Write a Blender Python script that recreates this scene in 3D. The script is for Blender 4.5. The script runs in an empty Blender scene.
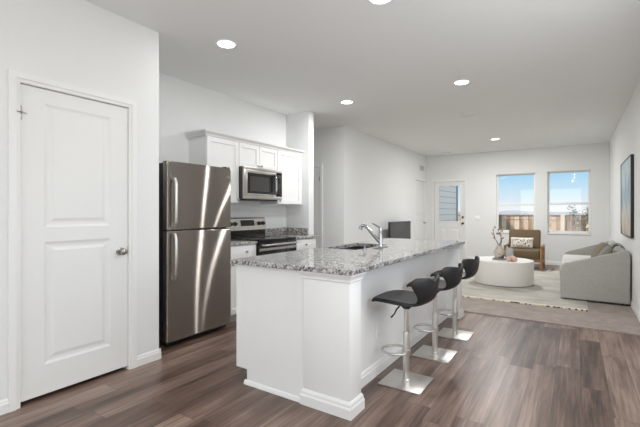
import bpy, bmesh, math, random
from mathutils import Vector, Matrix
random.seed(7)
PI = math.pi
S = bpy.context.scene
COL = S.collection

# ------------------------------------------------------------------ camera
YAW = 0.5837
cam = bpy.data.cameras.new('camera'); co = bpy.data.objects.new('camera', cam); COL.objects.link(co)
cam.sensor_fit = 'HORIZONTAL'; cam.sensor_width = 36.0; cam.lens = 386.72/640*36.0
cam.shift_y = -1.34/640; cam.clip_start = 0.05; cam.clip_end = 600
co.location = (0, 0, 1.231); co.rotation_euler = (PI/2, 0, YAW)
S.camera = co

# ------------------------------------------------------------------ view, sky, sun
S.view_settings.view_transform = 'Standard'; S.view_settings.look = 'None'
S.view_settings.exposure = 0.0; S.view_settings.gamma = 1.0
S.view_settings.use_curve_mapping = False
S.cycles.max_bounces = 14; S.cycles.diffuse_bounces = 8; S.cycles.glossy_bounces = 6
LAMP_W = 21.0
SKY_STRENGTH = 1.0
w = bpy.data.worlds.new('sky'); S.world = w; w.use_nodes = True
nt = w.node_tree; nt.nodes.clear()
geo = nt.nodes.new('ShaderNodeTexCoord'); sep = nt.nodes.new('ShaderNodeSeparateXYZ')
ramp = nt.nodes.new('ShaderNodeValToRGB'); bg = nt.nodes.new('ShaderNodeBackground'); out = nt.nodes.new('ShaderNodeOutputWorld')
nt.links.new(geo.outputs['Generated'], sep.inputs[0]); nt.links.new(sep.outputs[2], ramp.inputs[0])
cr = ramp.color_ramp
cr.elements[0].position = 0.0; cr.elements[0].color = (.90, .92, .94, 1)
cr.elements[1].position = 1.0; cr.elements[1].color = (.75, .84, .95, 1)
for p, c in ((.012, (.84, .90, .95, 1)), (.05, (.60, .81, .95, 1)), (.095, (.32, .66, .93, 1)), (.16, (.33, .64, .92, 1)), (.4, (.70, .82, .95, 1))):
    e = cr.elements.new(p); e.color = c
nt.links.new(ramp.outputs[0], bg.inputs[0]); bg.inputs[1].default_value = SKY_STRENGTH
nt.links.new(bg.outputs[0], out.inputs[0])
sl = bpy.data.lights.new('sun', 'SUN'); sl.energy = 3.2; sl.angle = .03; sl.color = (1, .95, .88)
so = bpy.data.objects.new('sun', sl); COL.objects.link(so)
so.rotation_euler = Vector((0.35, 0.8, -0.5)).to_track_quat('-Z', 'Y').to_euler()
# added fill light standing in for daylight at the opening behind the camera
dl = bpy.data.lights.new('entry_fill', 'AREA'); dl.shape = 'RECTANGLE'; dl.size = 2.8; dl.size_y = 2.4; dl.energy = 42; dl.color = (.96, .98, 1)
dlo = bpy.data.objects.new('entry_fill', dl); COL.objects.link(dlo); dlo.location = (-1.15, -3.19, 1.27); dlo.rotation_euler = (PI/2, 0, PI)
dlo.rotation_euler = Vector((0, 1, 0)).to_track_quat('-Z', 'Z').to_euler()

# added fill light at the invented right-wall opening, nearer than the frame's edge
dr = bpy.data.lights.new('side_fill', 'AREA'); dr.shape = 'RECTANGLE'; dr.size = 2.3; dr.size_y = 1.3; dr.energy = 30; dr.color = (.97, .985, 1)
dro = bpy.data.objects.new('side_fill', dr); COL.objects.link(dro); dro.location = (.615, 2.4, 1.5)
dro.rotation_euler = Vector((-1, 0, 0)).to_track_quat('-Z', 'Z').to_euler()

# ------------------------------------------------------------------ materials
def lin(r, g, b):
    f = lambda v: ((v/255+.055)/1.055)**2.4 if v/255 > .04045 else v/255/12.92
    return (f(r), f(g), f(b), 1)
MATS = {}
class NG:
    def __init__(s, name):
        s.m = bpy.data.materials.new(name); s.m.use_nodes = True; s.t = s.m.node_tree; s.t.nodes.clear()
        s.b = s.n('ShaderNodeBsdfPrincipled'); s.o = s.n('ShaderNodeOutputMaterial'); s.l(s.b.outputs[0], s.o.inputs[0])
        MATS[name] = s.m
    def n(s, t, **k):
        x = s.t.nodes.new(t)
        for a, b in k.items(): setattr(x, a, b)
        return x
    def l(s, a, b): s.t.links.new(a, b)
    def setin(s, x, i, v):
        if hasattr(v, 'is_output'): s.l(v, x.inputs[i])
        else: x.inputs[i].default_value = v
    def math(s, op, a, b=0.0, c=0.0):
        x = s.n('ShaderNodeMath', operation=op); s.setin(x, 0, a); s.setin(x, 1, b); s.setin(x, 2, c); return x.outputs[0]
    def mix(s, f, a, b, mode='MIX'):
        x = s.n('ShaderNodeMix', data_type='RGBA', blend_type=mode); s.setin(x, 0, f); s.setin(x, 6, a); s.setin(x, 7, b); return x.outputs[2]
    def pos(s):
        return s.n('ShaderNodeNewGeometry').outputs['Position']
    def objc(s):
        return s.n('ShaderNodeTexCoord').outputs['Object']
    def scale(s, v, sc, loc=(0, 0, 0)):
        x = s.n('ShaderNodeMapping'); s.l(v, x.inputs[0]); x.inputs['Scale'].default_value = sc; x.inputs['Location'].default_value = loc; return x.outputs[0]
    def noise(s, v, sc, det=3, rough=.5):
        x = s.n('ShaderNodeTexNoise'); s.l(v, x.inputs['Vector']); x.inputs['Scale'].default_value = sc
        x.inputs['Detail'].default_value = det; x.inputs['Roughness'].default_value = rough; return x.outputs[0]
    def ramp(s, f, stops, interp='LINEAR'):
        x = s.n('ShaderNodeValToRGB'); s.l(f, x.inputs[0]); r = x.color_ramp; r.interpolation = interp
        r.elements[0].position, r.elements[0].color = stops[0]; r.elements[1].position, r.elements[1].color = stops[-1]
        for p, c in stops[1:-1]:
            e = r.elements.new(p); e.color = c
        return x.outputs[0]
    def bump(s, h, st=.2, dist=.01):
        x = s.n('ShaderNodeBump'); s.l(h, x.inputs['Height']); x.inputs['Strength'].default_value = st; x.inputs['Distance'].default_value = dist
        s.l(x.outputs[0], s.b.inputs['Normal'])
def plain(name, col, rough=.5, metal=0.0, nscale=40, var=.04, bump=0.0, spec=.5, coat=0):
    g = NG(name); c = lin(*col)
    f = g.noise(g.objc(), nscale, 3)
    a = tuple(x*(1-var) for x in c[:3])+(1,); b = tuple(min(1, x*(1+var)) for x in c[:3])+(1,)
    g.l(g.mix(f, a, b), g.b.inputs['Base Color'])
    g.b.inputs['Roughness'].default_value = rough; g.b.inputs['Metallic'].default_value = metal
    g.b.inputs['Specular IOR Level'].default_value = spec
    g.b.inputs['Coat Weight'].default_value = coat
    if bump: g.bump(f, bump, .003)
    return g.m
def steel(name, col, rough, aniso, rot=0.0):
    g = NG(name)
    f = g.noise(g.scale(g.objc(), (1, 1, 220)), 3, 2)
    c = lin(*col)
    g.l(g.mix(f, tuple(x*.93 for x in c[:3])+(1,), c), g.b.inputs['Base Color'])
    g.b.inputs['Metallic'].default_value = 1; g.b.inputs['Roughness'].default_value = rough
    g.b.inputs['Anisotropic'].default_value = aniso; g.b.inputs['Anisotropic Rotation'].default_value = rot
    t = g.n('ShaderNodeTangent', direction_type='RADIAL', axis='Z'); g.l(t.outputs[0], g.b.inputs['Tangent'])
    return g.m
WALL = plain('wall_paint', (229, 230, 229), .85, nscale=60, var=.012, bump=.05)
CEIL = plain('ceiling_paint', (232, 233, 232), .9, nscale=80, var=.012, bump=.08)
TRIM = plain('trim_paint', (233, 233, 231), .4, var=.008)
DOORP = plain('door_paint', (229, 229, 227), .42, var=.008)
CAB = plain('cabinet_paint', (236, 236, 235), .35, var=.006)
VINYL = plain('window_vinyl', (238, 238, 236), .4, var=.006)
def brushed(name, col, rough, aniso, rot):
    g = NG(name); g.t.nodes.remove(g.b)
    gl = g.n('ShaderNodeBsdfAnisotropic'); f = g.noise(g.scale(g.objc(), (1, 1, 220)), 3, 2); c = lin(*col)
    g.l(g.mix(f, tuple(x*.94 for x in c[:3])+(1,), c), gl.inputs['Color'])
    gl.inputs['Roughness'].default_value = rough; gl.inputs['Anisotropy'].default_value = aniso; gl.inputs['Rotation'].default_value = rot
    t = g.n('ShaderNodeTangent', direction_type='RADIAL', axis='Z'); g.l(t.outputs[0], gl.inputs['Tangent'])
    g.l(gl.outputs[0], g.o.inputs[0]); return g.m
FSTEEL = brushed('fridge_steel', (176, 168, 161), .25, .88, .0)
STEEL = steel('range_steel', (200, 196, 191), .28, .6)
CHROME = plain('chrome', (188, 188, 189), .12, 1.0, var=.01)
NICKEL = plain('satin_nickel', (170, 166, 160), .28, 1.0, var=.02)
SINKST = plain('sink_steel', (84, 84, 86), .35, 1.0, var=.02)
BLACK = plain('black_plastic', (26, 26, 27), .4, var=.05)
BGLASS = plain('black_glass', (14, 14, 15), .06, var=.02)
MWGLASS = plain('microwave_glass', (62, 60, 58), .12, var=.03)
DGREY = plain('dark_grey_metal', (58, 56, 55), .45, var=.04)
SCREEN = plain('screen_glass', (42, 42, 43), .22, var=.02)
LEATHER = plain('black_leather', (15, 15, 16), .5, nscale=300, var=.1, bump=.15)
LPAD = plain('sheen_leather', (46, 46, 46), .42, nscale=300, var=.08, bump=.15)  # lighter leather tone paints in the reflection on the stool seat top
STBASE = plain('brushed_base', (214, 211, 206), .36, 1.0, nscale=60, var=.03)
SOFA = plain('sofa_fabric', (172, 169, 164), .95, nscale=90, var=.2, bump=.6)
SOFAS = plain('sofa_seat_fabric', (205, 203, 201), .95, nscale=260, var=.08, bump=.5)
PILT = plain('taupe_pillow', (132, 118, 104), .95, nscale=200, var=.12, bump=.5)
PILG = plain('grey_pillow', (138, 138, 132), .95, nscale=200, var=.12, bump=.5)
THROW = plain('throw_knit', (186, 184, 178), .95, nscale=150, var=.2, bump=.8)
BRN = plain('brown_upholstery', (104, 88, 66), .9, nscale=220, var=.14, bump=.5)
TABLE = plain('table_white', (238, 235, 230), .5, nscale=30, var=.01)
TBASE = plain('table_plinth', (120, 96, 74), .6)
TRAY = plain('grey_stone', (140, 142, 142), .6, var=.1)
PINK = plain('blush_wood', (220, 186, 170), .6, var=.06)
TWIG = plain('twig_bark', (62, 58, 58), .8, var=.1)
PETAL = plain('blossom', (188, 160, 140), .8, var=.1)
VENTM = plain('vent_white', (236, 236, 234), .5, var=.01)
VBACK = plain('vent_cavity', (120, 120, 119), .8)
DARK = plain('dark_cavity', (40, 40, 40), .8)
KICK = plain('toe_kick', (200, 199, 197), .5, var=.01)
LEAF = plain('leaf_green', (96, 100, 84), .7, nscale=12, var=.3)
BARK = plain('bark', (110, 92, 78), .85, var=.2)
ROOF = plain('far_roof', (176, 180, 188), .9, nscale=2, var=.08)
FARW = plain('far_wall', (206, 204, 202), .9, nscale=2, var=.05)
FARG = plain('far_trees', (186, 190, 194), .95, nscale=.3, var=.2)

def mat_floor():
    g = NG('wood_planks'); p = g.pos(); s = g.n('ShaderNodeSeparateXYZ'); g.l(p, s.inputs[0])
    W, L = .158, 1.22
    xr = g.math('DIVIDE', g.math('ADD', s.outputs[0], 20*W+.126), W); row = g.math('FLOOR', xr); fx = g.math('FRACT', xr)
    wn = g.n('ShaderNodeTexWhiteNoise', noise_dimensions='1D'); g.l(row, wn.inputs['W'])
    yr = g.math('ADD', g.math('DIVIDE', s.outputs[1], L), g.math('MULTIPLY', wn.outputs[0], 7.31)); idx = g.math('FLOOR', yr); fy = g.math('FRACT', yr)
    cmb = g.n('ShaderNodeCombineXYZ'); g.l(row, cmb.inputs[0]); g.l(idx, cmb.inputs[1])
    w2 = g.n('ShaderNodeTexWhiteNoise', noise_dimensions='3D'); g.l(cmb.outputs[0], w2.inputs['Vector'])
    # grain coordinates shifted for every plank
    off = g.n('ShaderNodeVectorMath', operation='SCALE'); g.l(w2.outputs['Color'], off.inputs[0]); off.inputs[3].default_value = 13.0
    v = g.n('ShaderNodeVectorMath', operation='ADD'); g.l(p, v.inputs[0]); g.l(off.outputs[0], v.inputs[1])
    n1 = g.noise(g.scale(v.outputs[0], (11, .9, 1)), 1.0, 4, .6)
    n2 = g.noise(g.scale(v.outputs[0], (75, 2.2, 1)), 1.0, 4, .6)
    t = g.math('ADD', g.math('MULTIPLY', w2.outputs[0], .20), g.math('ADD', g.math('MULTIPLY', n1, .60), g.math('MULTIPLY', n2, .42)))
    colr = g.ramp(t, [(.36, lin(42, 29, 23)), (.48, lin(76, 57, 48)), (.62, lin(112, 91, 80)), (.78, lin(150, 129, 117))])
    ex = g.math('MINIMUM', fx, g.math('SUBTRACT', 1.0, fx)); ey = g.math('MINIMUM', fy, g.math('SUBTRACT', 1.0, fy))
    sx = g.math('LESS_THAN', ex, .014); sy = g.math('LESS_THAN', ey, .0018); seam = g.math('MAXIMUM', sx, sy)
    g.l(g.mix(g.math('MULTIPLY', seam, .6), colr, lin(58, 46, 40)), g.b.inputs['Base Color'])
    g.l(g.math('ADD', .30, g.math('MULTIPLY', n2, .14)), g.b.inputs['Roughness'])
    g.b.inputs['Specular IOR Level'].default_value = .6
    g.bump(g.math('SUBTRACT', g.math('MULTIPLY', n2, .3), seam), .12, .002)
    return g.m
FLOORM = mat_floor()
def mat_granite():
    g = NG('speckled_granite'); p = g.objc()
    v = g.n('ShaderNodeTexVoronoi'); g.l(p, v.inputs[0]); v.inputs['Scale'].default_value = 75
    bw = g.n('ShaderNodeSeparateColor'); g.l(v.outputs['Color'], bw.inputs[0])
    n = g.noise(p, 38, 4, .65); n2 = g.noise(p, 9, 2)
    t = g.math('ADD', g.math('MULTIPLY', bw.outputs[0], .55), g.math('MULTIPLY', n, .62))
    c = g.ramp(t, [(.30, lin(30, 30, 33)), (.44, lin(88, 87, 88)), (.54, lin(140, 139, 138)), (.64, lin(170, 168, 166)), (.86, lin(208, 206, 203))])
    g.l(g.mix(g.math('MULTIPLY', n2, .3), c, lin(166, 158, 152)), g.b.inputs['Base Color'])
    g.b.inputs['Roughness'].default_value = .07; g.b.inputs['Specular IOR Level'].default_value = .6
    return g.m
GRANITE = mat_granite()
def mat_carpet():
    g = NG('carpet_pile'); p = g.pos(); a = g.noise(p, 240, 2, .7); b = g.noise(p, 7, 4, .6)
    t = g.math('ADD', g.math('MULTIPLY', a, .6), g.math('MULTIPLY', b, .5))
    g.l(g.ramp(t, [(.3, lin(146, 134, 128)), (.8, lin(192, 181, 174))]), g.b.inputs['Base Color'])
    g.b.inputs['Roughness'].default_value = 1; g.b.inputs['Specular IOR Level'].default_value = .1; g.bump(a, .8, .01); return g.m
CARPET = mat_carpet()
def mat_rug():
    g = NG('woven_rug'); p = g.pos(); a = g.noise(p, 160, 3, .7); b = g.noise(g.scale(p, (1, 2.2, 1)), 2.0, 4, .6)
    t = g.math('ADD', g.math('MULTIPLY', a, .45), g.math('MULTIPLY', b, .6))
    g.l(g.ramp(t, [(.32, lin(160, 154, 146)), (.50, lin(190, 185, 177)), (.70, lin(216, 213, 206))]), g.b.inputs['Base Color'])
    g.b.inputs['Roughness'].default_value = 1; g.b.inputs['Specular IOR Level'].default_value = .1; g.bump(a, .8, .01); return g.m
RUG = mat_rug()
def mat_rugband():
    g = NG('rug_border'); p = g.pos(); s = g.n('ShaderNodeSeparateXYZ'); g.l(p, s.inputs[0])
    n = g.noise(g.scale(p, (30, 3, 1)), 1.0, 2, .8); y = g.math('LESS_THAN', s.outputs[1], 5.80)
    d = g.math('MULTIPLY', g.math('GREATER_THAN', n, .55), y)
    g.l(g.mix(d, lin(214, 206, 186), lin(84, 78, 72)), g.b.inputs['Base Color']); g.b.inputs['Roughness'].default_value = 1; return g.m
RBAND = mat_rugband()
def mat_wood(name, c1, c2, sc):
    g = NG(name); n = g.noise(g.scale(g.objc(), sc), 1, 4, .6)
    g.l(g.ramp(n, [(.3, lin(*c1)), (.7, lin(*c2))]), g.b.inputs['Base Color']); g.b.inputs['Roughness'].default_value = .45; return g.m
OAK = mat_wood('oak', (122, 84, 46), (166, 122, 76), (30, 30, 4))
def mat_fence():
    g = NG('fence_board'); oi = g.n('ShaderNodeObjectInfo'); p = g.pos(); s = g.n('ShaderNodeSeparateXYZ'); g.l(p, s.inputs[0])
    k = g.math('FLOOR', g.math('DIVIDE', s.outputs[0], .145)); wn = g.n('ShaderNodeTexWhiteNoise', noise_dimensions='1D'); g.l(k, wn.inputs['W'])
    n = g.noise(g.scale(p, (14, 14, 1.2)), 1, 4, .6)
    t = g.math('ADD', g.math('MULTIPLY', wn.outputs[0], .5), g.math('MULTIPLY', n, .5))
    g.l(g.ramp(t, [(.25, lin(140, 112, 92)), (.5, lin(196, 168, 144)), (.75, lin(226, 208, 188))]), g.b.inputs['Base Color']); g.b.inputs['Roughness'].default_value = .85; return g.m
FENCE = mat_fence()
FPOST = plain('fence_post', (214, 198, 180), .85, nscale=10, var=.1)
FRAIL = plain('fence_cap', (112, 92, 80), .85, nscale=10, var=.1)
def mat_siding():
    g = NG('lap_siding'); p = g.pos(); s = g.n('ShaderNodeSeparateXYZ'); g.l(p, s.inputs[0])
    f = g.math('FRACT', g.math('DIVIDE', s.outputs[2], .19))
    g.l(g.mix(g.math('LESS_THAN', f, .10), lin(248, 243, 236), lin(196, 192, 188)), g.b.inputs['Base Color']); g.b.inputs['Roughness'].default_value = .7; return g.m
SIDING = mat_siding()
def mat_grass():
    g = NG('yard_grass'); p = g.pos(); n = g.noise(p, 3, 5, .7)
    g.l(g.ramp(n, [(.3, lin(120, 118, 84)), (.7, lin(160, 152, 116))]), g.b.inputs['Base Color']); g.b.inputs['Roughness'].default_value = 1; return g.m
GRASS = mat_grass()
def mat_art():
    g = NG('abstract_canvas'); p = g.pos(); s = g.n('ShaderNodeSeparateXYZ'); g.l(p, s.inputs[0])
    n = g.noise(g.scale(p, (1, 2.6, 1.1)), 1.8, 4, .6)
    t = g.math('ADD', g.math('MULTIPLY', n, .55), g.math('MULTIPLY', g.math('SUBTRACT', s.outputs[2], .9), .42))
    g.l(g.ramp(t, [(.18, lin(116, 104, 96)), (.32, lin(206, 188, 170)), (.42, lin(205, 206, 202)), (.52, lin(150, 176, 194)), (.62, lin(206, 218, 222)), (.74, lin(160, 188, 198)), (.9, lin(226, 226, 222))]), g.b.inputs['Base Color'])
    g.b.inputs['Roughness'].default_value = .6; return g.m
ART = mat_art()
def mat_lumbar():
    g = NG('lumbar_print'); p = g.objc(); n = g.noise(g.scale(p, (44, 44, 26)), 1, 3, .7)
    d = g.ramp(n, [(.50, lin(214, 208, 200)), (.58, lin(74, 70, 68))])
    s = g.n('ShaderNodeSeparateXYZ'); g.l(p, s.inputs[0])
    inx = g.math('LESS_THAN', g.math('ABSOLUTE', s.outputs[0]), .19); inz = g.math('LESS_THAN', g.math('ABSOLUTE', g.math('SUBTRACT', s.outputs[2], .12)), .085)
    g.l(g.mix(g.math('MULTIPLY', inx, inz), lin(220, 215, 208), d), g.b.inputs['Base Color']); g.b.inputs['Roughness'].default_value = .95; return g.m
LUMB = mat_lumbar()
def mat_jug():
    g = NG('mottled_ceramic'); p = g.objc(); n = g.noise(p, 11, 2, .6)
    g.l(g.ramp(n, [(.56, lin(206, 196, 184)), (.64, lin(124, 108, 96))]), g.b.inputs['Base Color']); g.b.inputs['Roughness'].default_value = .5; return g.m
JUG = mat_jug()
def mat_glass(name, rough=0.0, col=(1, 1, 1, 1)):
    # thin pane: mostly clear with a mirror-like share that grows at grazing angles
    g = NG(name); g.t.nodes.remove(g.b)
    tr = g.n('ShaderNodeBsdfTransparent'); tr.inputs[0].default_value = col
    gl = g.n('ShaderNodeBsdfGlossy'); gl.inputs['Roughness'].default_value = rough
    fr = g.n('ShaderNodeFresnel'); fr.inputs[0].default_value = 1.45
    mx = g.n('ShaderNodeMixShader'); g.l(fr.outputs[0], mx.inputs[0]); g.l(tr.outputs[0], mx.inputs[1]); g.l(gl.outputs[0], mx.inputs[2])
    g.l(mx.outputs[0], g.o.inputs[0]); return g.m
GLASS = mat_glass('window_glass')
def mat_emit(name, col, st):
    g = NG(name); g.b.inputs['Base Color'].default_value = (.9, .9, .9, 1)
    g.b.inputs['Emission Color'].default_value = col; g.b.inputs['Emission Strength'].default_value = st; return g.m
LED = mat_emit('led_diffuser', (1, .97, .92, 1), 6.0)
VASEG = plain('grey_glaze', (188, 190, 188), .18, var=.03)

# ------------------------------------------------------------------ mesh helpers
ORG = {}
def mk(name, bm, mat, parent=None, smooth=None, origin=None):
    """one bmesh in world coordinates -> one mesh object"""
    if parent is not None: o3 = ORG[parent.name]
    elif origin is not None: o3 = Vector(origin)
    else:
        xs = [v.co for v in bm.verts]
        o3 = Vector(((min(v.x for v in xs)+max(v.x for v in xs))/2, (min(v.y for v in xs)+max(v.y for v in xs))/2, min(v.z for v in xs)))
    bmesh.ops.translate(bm, verts=bm.verts[:], vec=-o3)
    bmesh.ops.recalc_face_normals(bm, faces=bm.faces[:])
    me = bpy.data.meshes.new(name); bm.to_mesh(me); bm.free(); me.materials.append(mat)
    ob = bpy.data.objects.new(name, me); COL.objects.link(ob)
    if smooth is not None:
        for p in me.polygons: p.use_smooth = True
        me.set_sharp_from_angle(angle=math.radians(smooth))
    if parent is not None: ob.parent = parent
    else: ob.location = o3
    ORG[ob.name] = o3
    return ob
def thing(name, loc, label, cat, group=None):
    o = bpy.data.objects.new(name, None); COL.objects.link(o); o.location = loc; o.empty_display_size = .1
    ORG[o.name] = Vector(loc); o['label'] = label; o['category'] = cat
    if group: o['group'] = group
    return o
def tag(o, label, cat, group=None, kind=None):
    o['label'] = label; o['category'] = cat
    if group: o['group'] = group
    if kind: o['kind'] = kind
    return o
def struct(o): o['kind'] = 'structure'; return o
def boxbm(bm, x0, x1, y0, y1, z0, z1, bev=0.0, seg=2):
    r = bmesh.ops.create_cube(bm, size=1.0)
    vs = r['verts']
    for v in vs: v.co = Vector(((x0+x1)/2+v.co.x*(x1-x0), (y0+y1)/2+v.co.y*(y1-y0), (z0+z1)/2+v.co.z*(z1-z0)))
    if bev:
        es = list({e for v in vs for e in v.link_edges})
        bmesh.ops.bevel(bm, geom=es, offset=bev, segments=seg, profile=.5, affect='EDGES')
def box(name, x0, x1, y0, y1, z0, z1, mat, parent=None, bev=0.0, seg=2):
    bm = bmesh.new(); boxbm(bm, x0, x1, y0, y1, z0, z1, bev, seg)
    return mk(name, bm, mat, parent, 35 if bev else None)
def boxes(name, lst, mat, parent=None, bev=0.0):
    bm = bmesh.new()
    for b in lst: boxbm(bm, *b, bev)
    return mk(name, bm, mat, parent, 35 if bev else None)
def prism(bm, pts, axis, a, b):
    """closed polygon pts (2D) extruded along axis from a to b; axis x: pts=(y,z); y: (x,z); z: (x,y)"""
    def P3(p, t):
        return {'x': (t, p[0], p[1]), 'y': (p[0], t, p[1]), 'z': (p[0], p[1], t)}[axis]
    A = [bm.verts.new(P3(p, a)) for p in pts]; B = [bm.verts.new(P3(p, b)) for p in pts]; n = len(pts)
    bm.faces.new(A); bm.faces.new(B[::-1])
    for i in range(n): bm.faces.new((A[i], B[i], B[(i+1) % n], A[(i+1) % n]))
    return A+B
def tube(bm, pts, rad, seg=10, cap=True):
    pts = [Vector(p) for p in pts]; rings = []
    rads = rad if isinstance(rad, (list, tuple)) else [rad]*len(pts)
    up = None
    for i, p in enumerate(pts):
        t = (pts[min(i+1, len(pts)-1)]-pts[max(i-1, 0)]).normalized()
        if up is None:
            up = Vector((0, 0, 1)) if abs(t.z) < .9 else Vector((1, 0, 0))
        a = t.cross(up).normalized(); b = a.cross(t).normalized(); up = b
        rings.append([bm.verts.new(p+rads[i]*(math.cos(2*PI*k/seg)*a+math.sin(2*PI*k/seg)*b)) for k in range(seg)])
    for i in range(len(rings)-1):
        for k in range(seg): bm.faces.new((rings[i][k], rings[i][(k+1) % seg], rings[i+1][(k+1) % seg], rings[i+1][k]))
    if cap: bm.faces.new(rings[0][::-1]); bm.faces.new(rings[-1])
def lathe(bm, prof, cx, cy, seg=32, axis='z', base=0.0):
    rings = []
    for r, z in prof:
        ring = []
        for k in range(seg):
            a = 2*PI*k/seg; u, v = r*math.cos(a), r*math.sin(a)
            ring.append(bm.verts.new({'z': (cx+u, cy+v, z), 'x': (z, cx+u, cy+v), 'y': (cx+u, z, cy+v)}[axis]))
        rings.append(ring)
    for i in range(len(rings)-1):
        for k in range(seg): bm.faces.new((rings[i][k], rings[i][(k+1) % seg], rings[i+1][(k+1) % seg], rings[i+1][k]))
    bm.faces.new(rings[0][::-1]); bm.faces.new(rings[-1])
def sphere(bm, c, r, u=16, v=10, sc=(1, 1, 1)):
    m = Matrix.Translation(c) @ Matrix.Diagonal((sc[0], sc[1], sc[2], 1))
    bmesh.ops.create_uvsphere(bm, u_segments=u, v_segments=v, radius=r, matrix=m)

# ------------------------------------------------------------------ the room
H = 2.74; FY = -3.2
XP, XK, XH, XR = -2.92, -3.75, -3.38, .61          # pantry wall, kitchen wall, hall wall, right wall
YP, YS0, YS1, YH, YB = 1.965, 4.72, 4.85, 5.88, 10.42
YC = 4.96
T = .12
struct(box('floor', -6.2, XR+T, FY, YC, -.1, 0, FLOORM))
cp = struct(box('floor_carpet', -6.2, XR+T, YC, YB+T, -.1, .012, CARPET))
struct(box('ceiling', -6.2, XR+T, FY, YB+T, H, H+.12, CEIL))
struct(boxes('wall_right', [(XR, XR+T, FY, 1.2, 0, H), (XR, XR+T, 3.6, YB+T, 0, H), (XR, XR+T, 1.2, 3.6, 0, .8), (XR, XR+T, 1.2, 3.6, 2.2, H)], WALL))  # includes an unseen opening, added to bring light in from the right
# pantry wall with its door opening
DY0, DY1, DZ = .995, 1.695, 2.045
struct(boxes('wall_left', [(XP-T, XP, FY, DY0-.01, 0, H), (XP-T, XP, DY1+.01, YP, 0, H), (XP-T, XP, DY0-.01, DY1+.01, DZ+.01, H)], WALL))
struct(box('wall_pantry_return', XK-T, XP-T, YP-T, YP, 0, H, WALL))
struct(box('wall_pantry_back', XK-T, XK, FY, YP-T, 0, H, WALL))
struct(box('wall_kitchen', XK-T, XK, YP, YS1, 0, H, WALL))
struct(box('wall_stub', XK, -3.315, YS0, YS1, 0, H, WALL, bev=.004))
struct(boxes('wall_hall_end', [(-6.2, -4.68, YH, YH+T, 0, H), (-3.90, XH, YH, YH+T, 0, H), (-4.68, -3.90, YH, YH+T, 2.06, H)], WALL))
struct(box('wall_hall_far_left', -6.32, -6.2, YS1-.1, YH+.1+T, 0, H, WALL))
struct(box('wall_hall_near', -6.2, XK-T, YS0, YS1, 0, H, WALL))
# living-room left wall with a door opening (y 9.50-10.28)
struct(boxes('wall_hall', [(XH-T, XH, YH+T, 9.50, 0, H), (XH-T, XH, 10.28, YB+T, 0, H), (XH-T, XH, 9.50, 10.28, 2.05, H)], WALL))
# back wall with door and two window openings
W1 = (-1.635, -.79, .74, 2.16); W2 = (-.545, .28, .75, 2.17); BD = (-3.19, -2.39, 0, 2.05)
b = [(XH, BD[0], 0, H), (BD[0], BD[1], BD[3], H), (BD[1], W1[0], 0, H), (W1[0], W1[1], 0, W1[2]), (W1[0], W1[1], W1[3], H), (W1[1], W2[0], 0, H),
     (W2[0], W2[1], 0, W2[2]), (W2[0], W2[1], W2[3], H), (W2[1], XR, 0, H)]
struct(boxes('wall_back', [(x0, x1, YB, YB+T+.04, z0, z1) for x0, x1, z0, z1 in b], WALL))
# wall behind the camera, with a wide unglazed opening added to let light in
struct(boxes('wall_front', [(-6.2, -2.6, FY-T, FY, 0, H), (.3, XR+T, FY-T, FY, 0, H), (-2.6, .3, FY-T, FY, 2.5, H)], WALL))

# baseboards
def baseb(name, x0, x1, y0, y1, z=0.0):
    """skirting with a stepped top, along whichever axis is longer"""
    lst = [(x0, x1, y0, y1, z, z+.075)]
    bm = bmesh.new(); boxbm(bm, x0, x1, y0, y1, z, z+.07)
    return bm
def skirting(name, wall, axis, a, b, sgn, z=0.0, mat=None, parent=None, h=.085):
    # wall: coordinate of the wall face; sgn: side the board sticks out to
    pr = [(0, 0), (.014, 0), (.014, h*.68), (.010, h*.74), (.010, h*.86), (.004, h), (0, h)]
    pts = [(wall+sgn*p, z+q) for p, q in pr]
    bm = bmesh.new(); prism(bm, pts, 'y' if axis == 'y' else 'x', a, b)
    return mk(name, bm, mat or TRIM, parent)
struct(skirting('baseboard_right', XR, 'y', FY, YB, -1))
struct(skirting('baseboard_left', XP, 'y', FY, .93, 1))
struct(skirting('baseboard_left_corner', XP, 'y', 1.745, YP+.013, 1))
struct(skirting('baseboard_pantry_return', YP, 'x', XP-.4, XP+.013, 1))
struct(skirting('baseboard_hall', XH, 'y', YH, 9.42, 1, .012))
struct(skirting('baseboard_hall_end', YH, 'x', -3.82, XH+.013, -1, .012))
struct(skirting('baseboard_back', YB, 'x', -2.31, XR, -1, .012))
struct(skirting('baseboard_back_left', YB, 'x', XH, -3.27, -1, .012))
struct(skirting('baseboard_stub', -3.315, 'y', YS0, YS1, 1))

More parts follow.
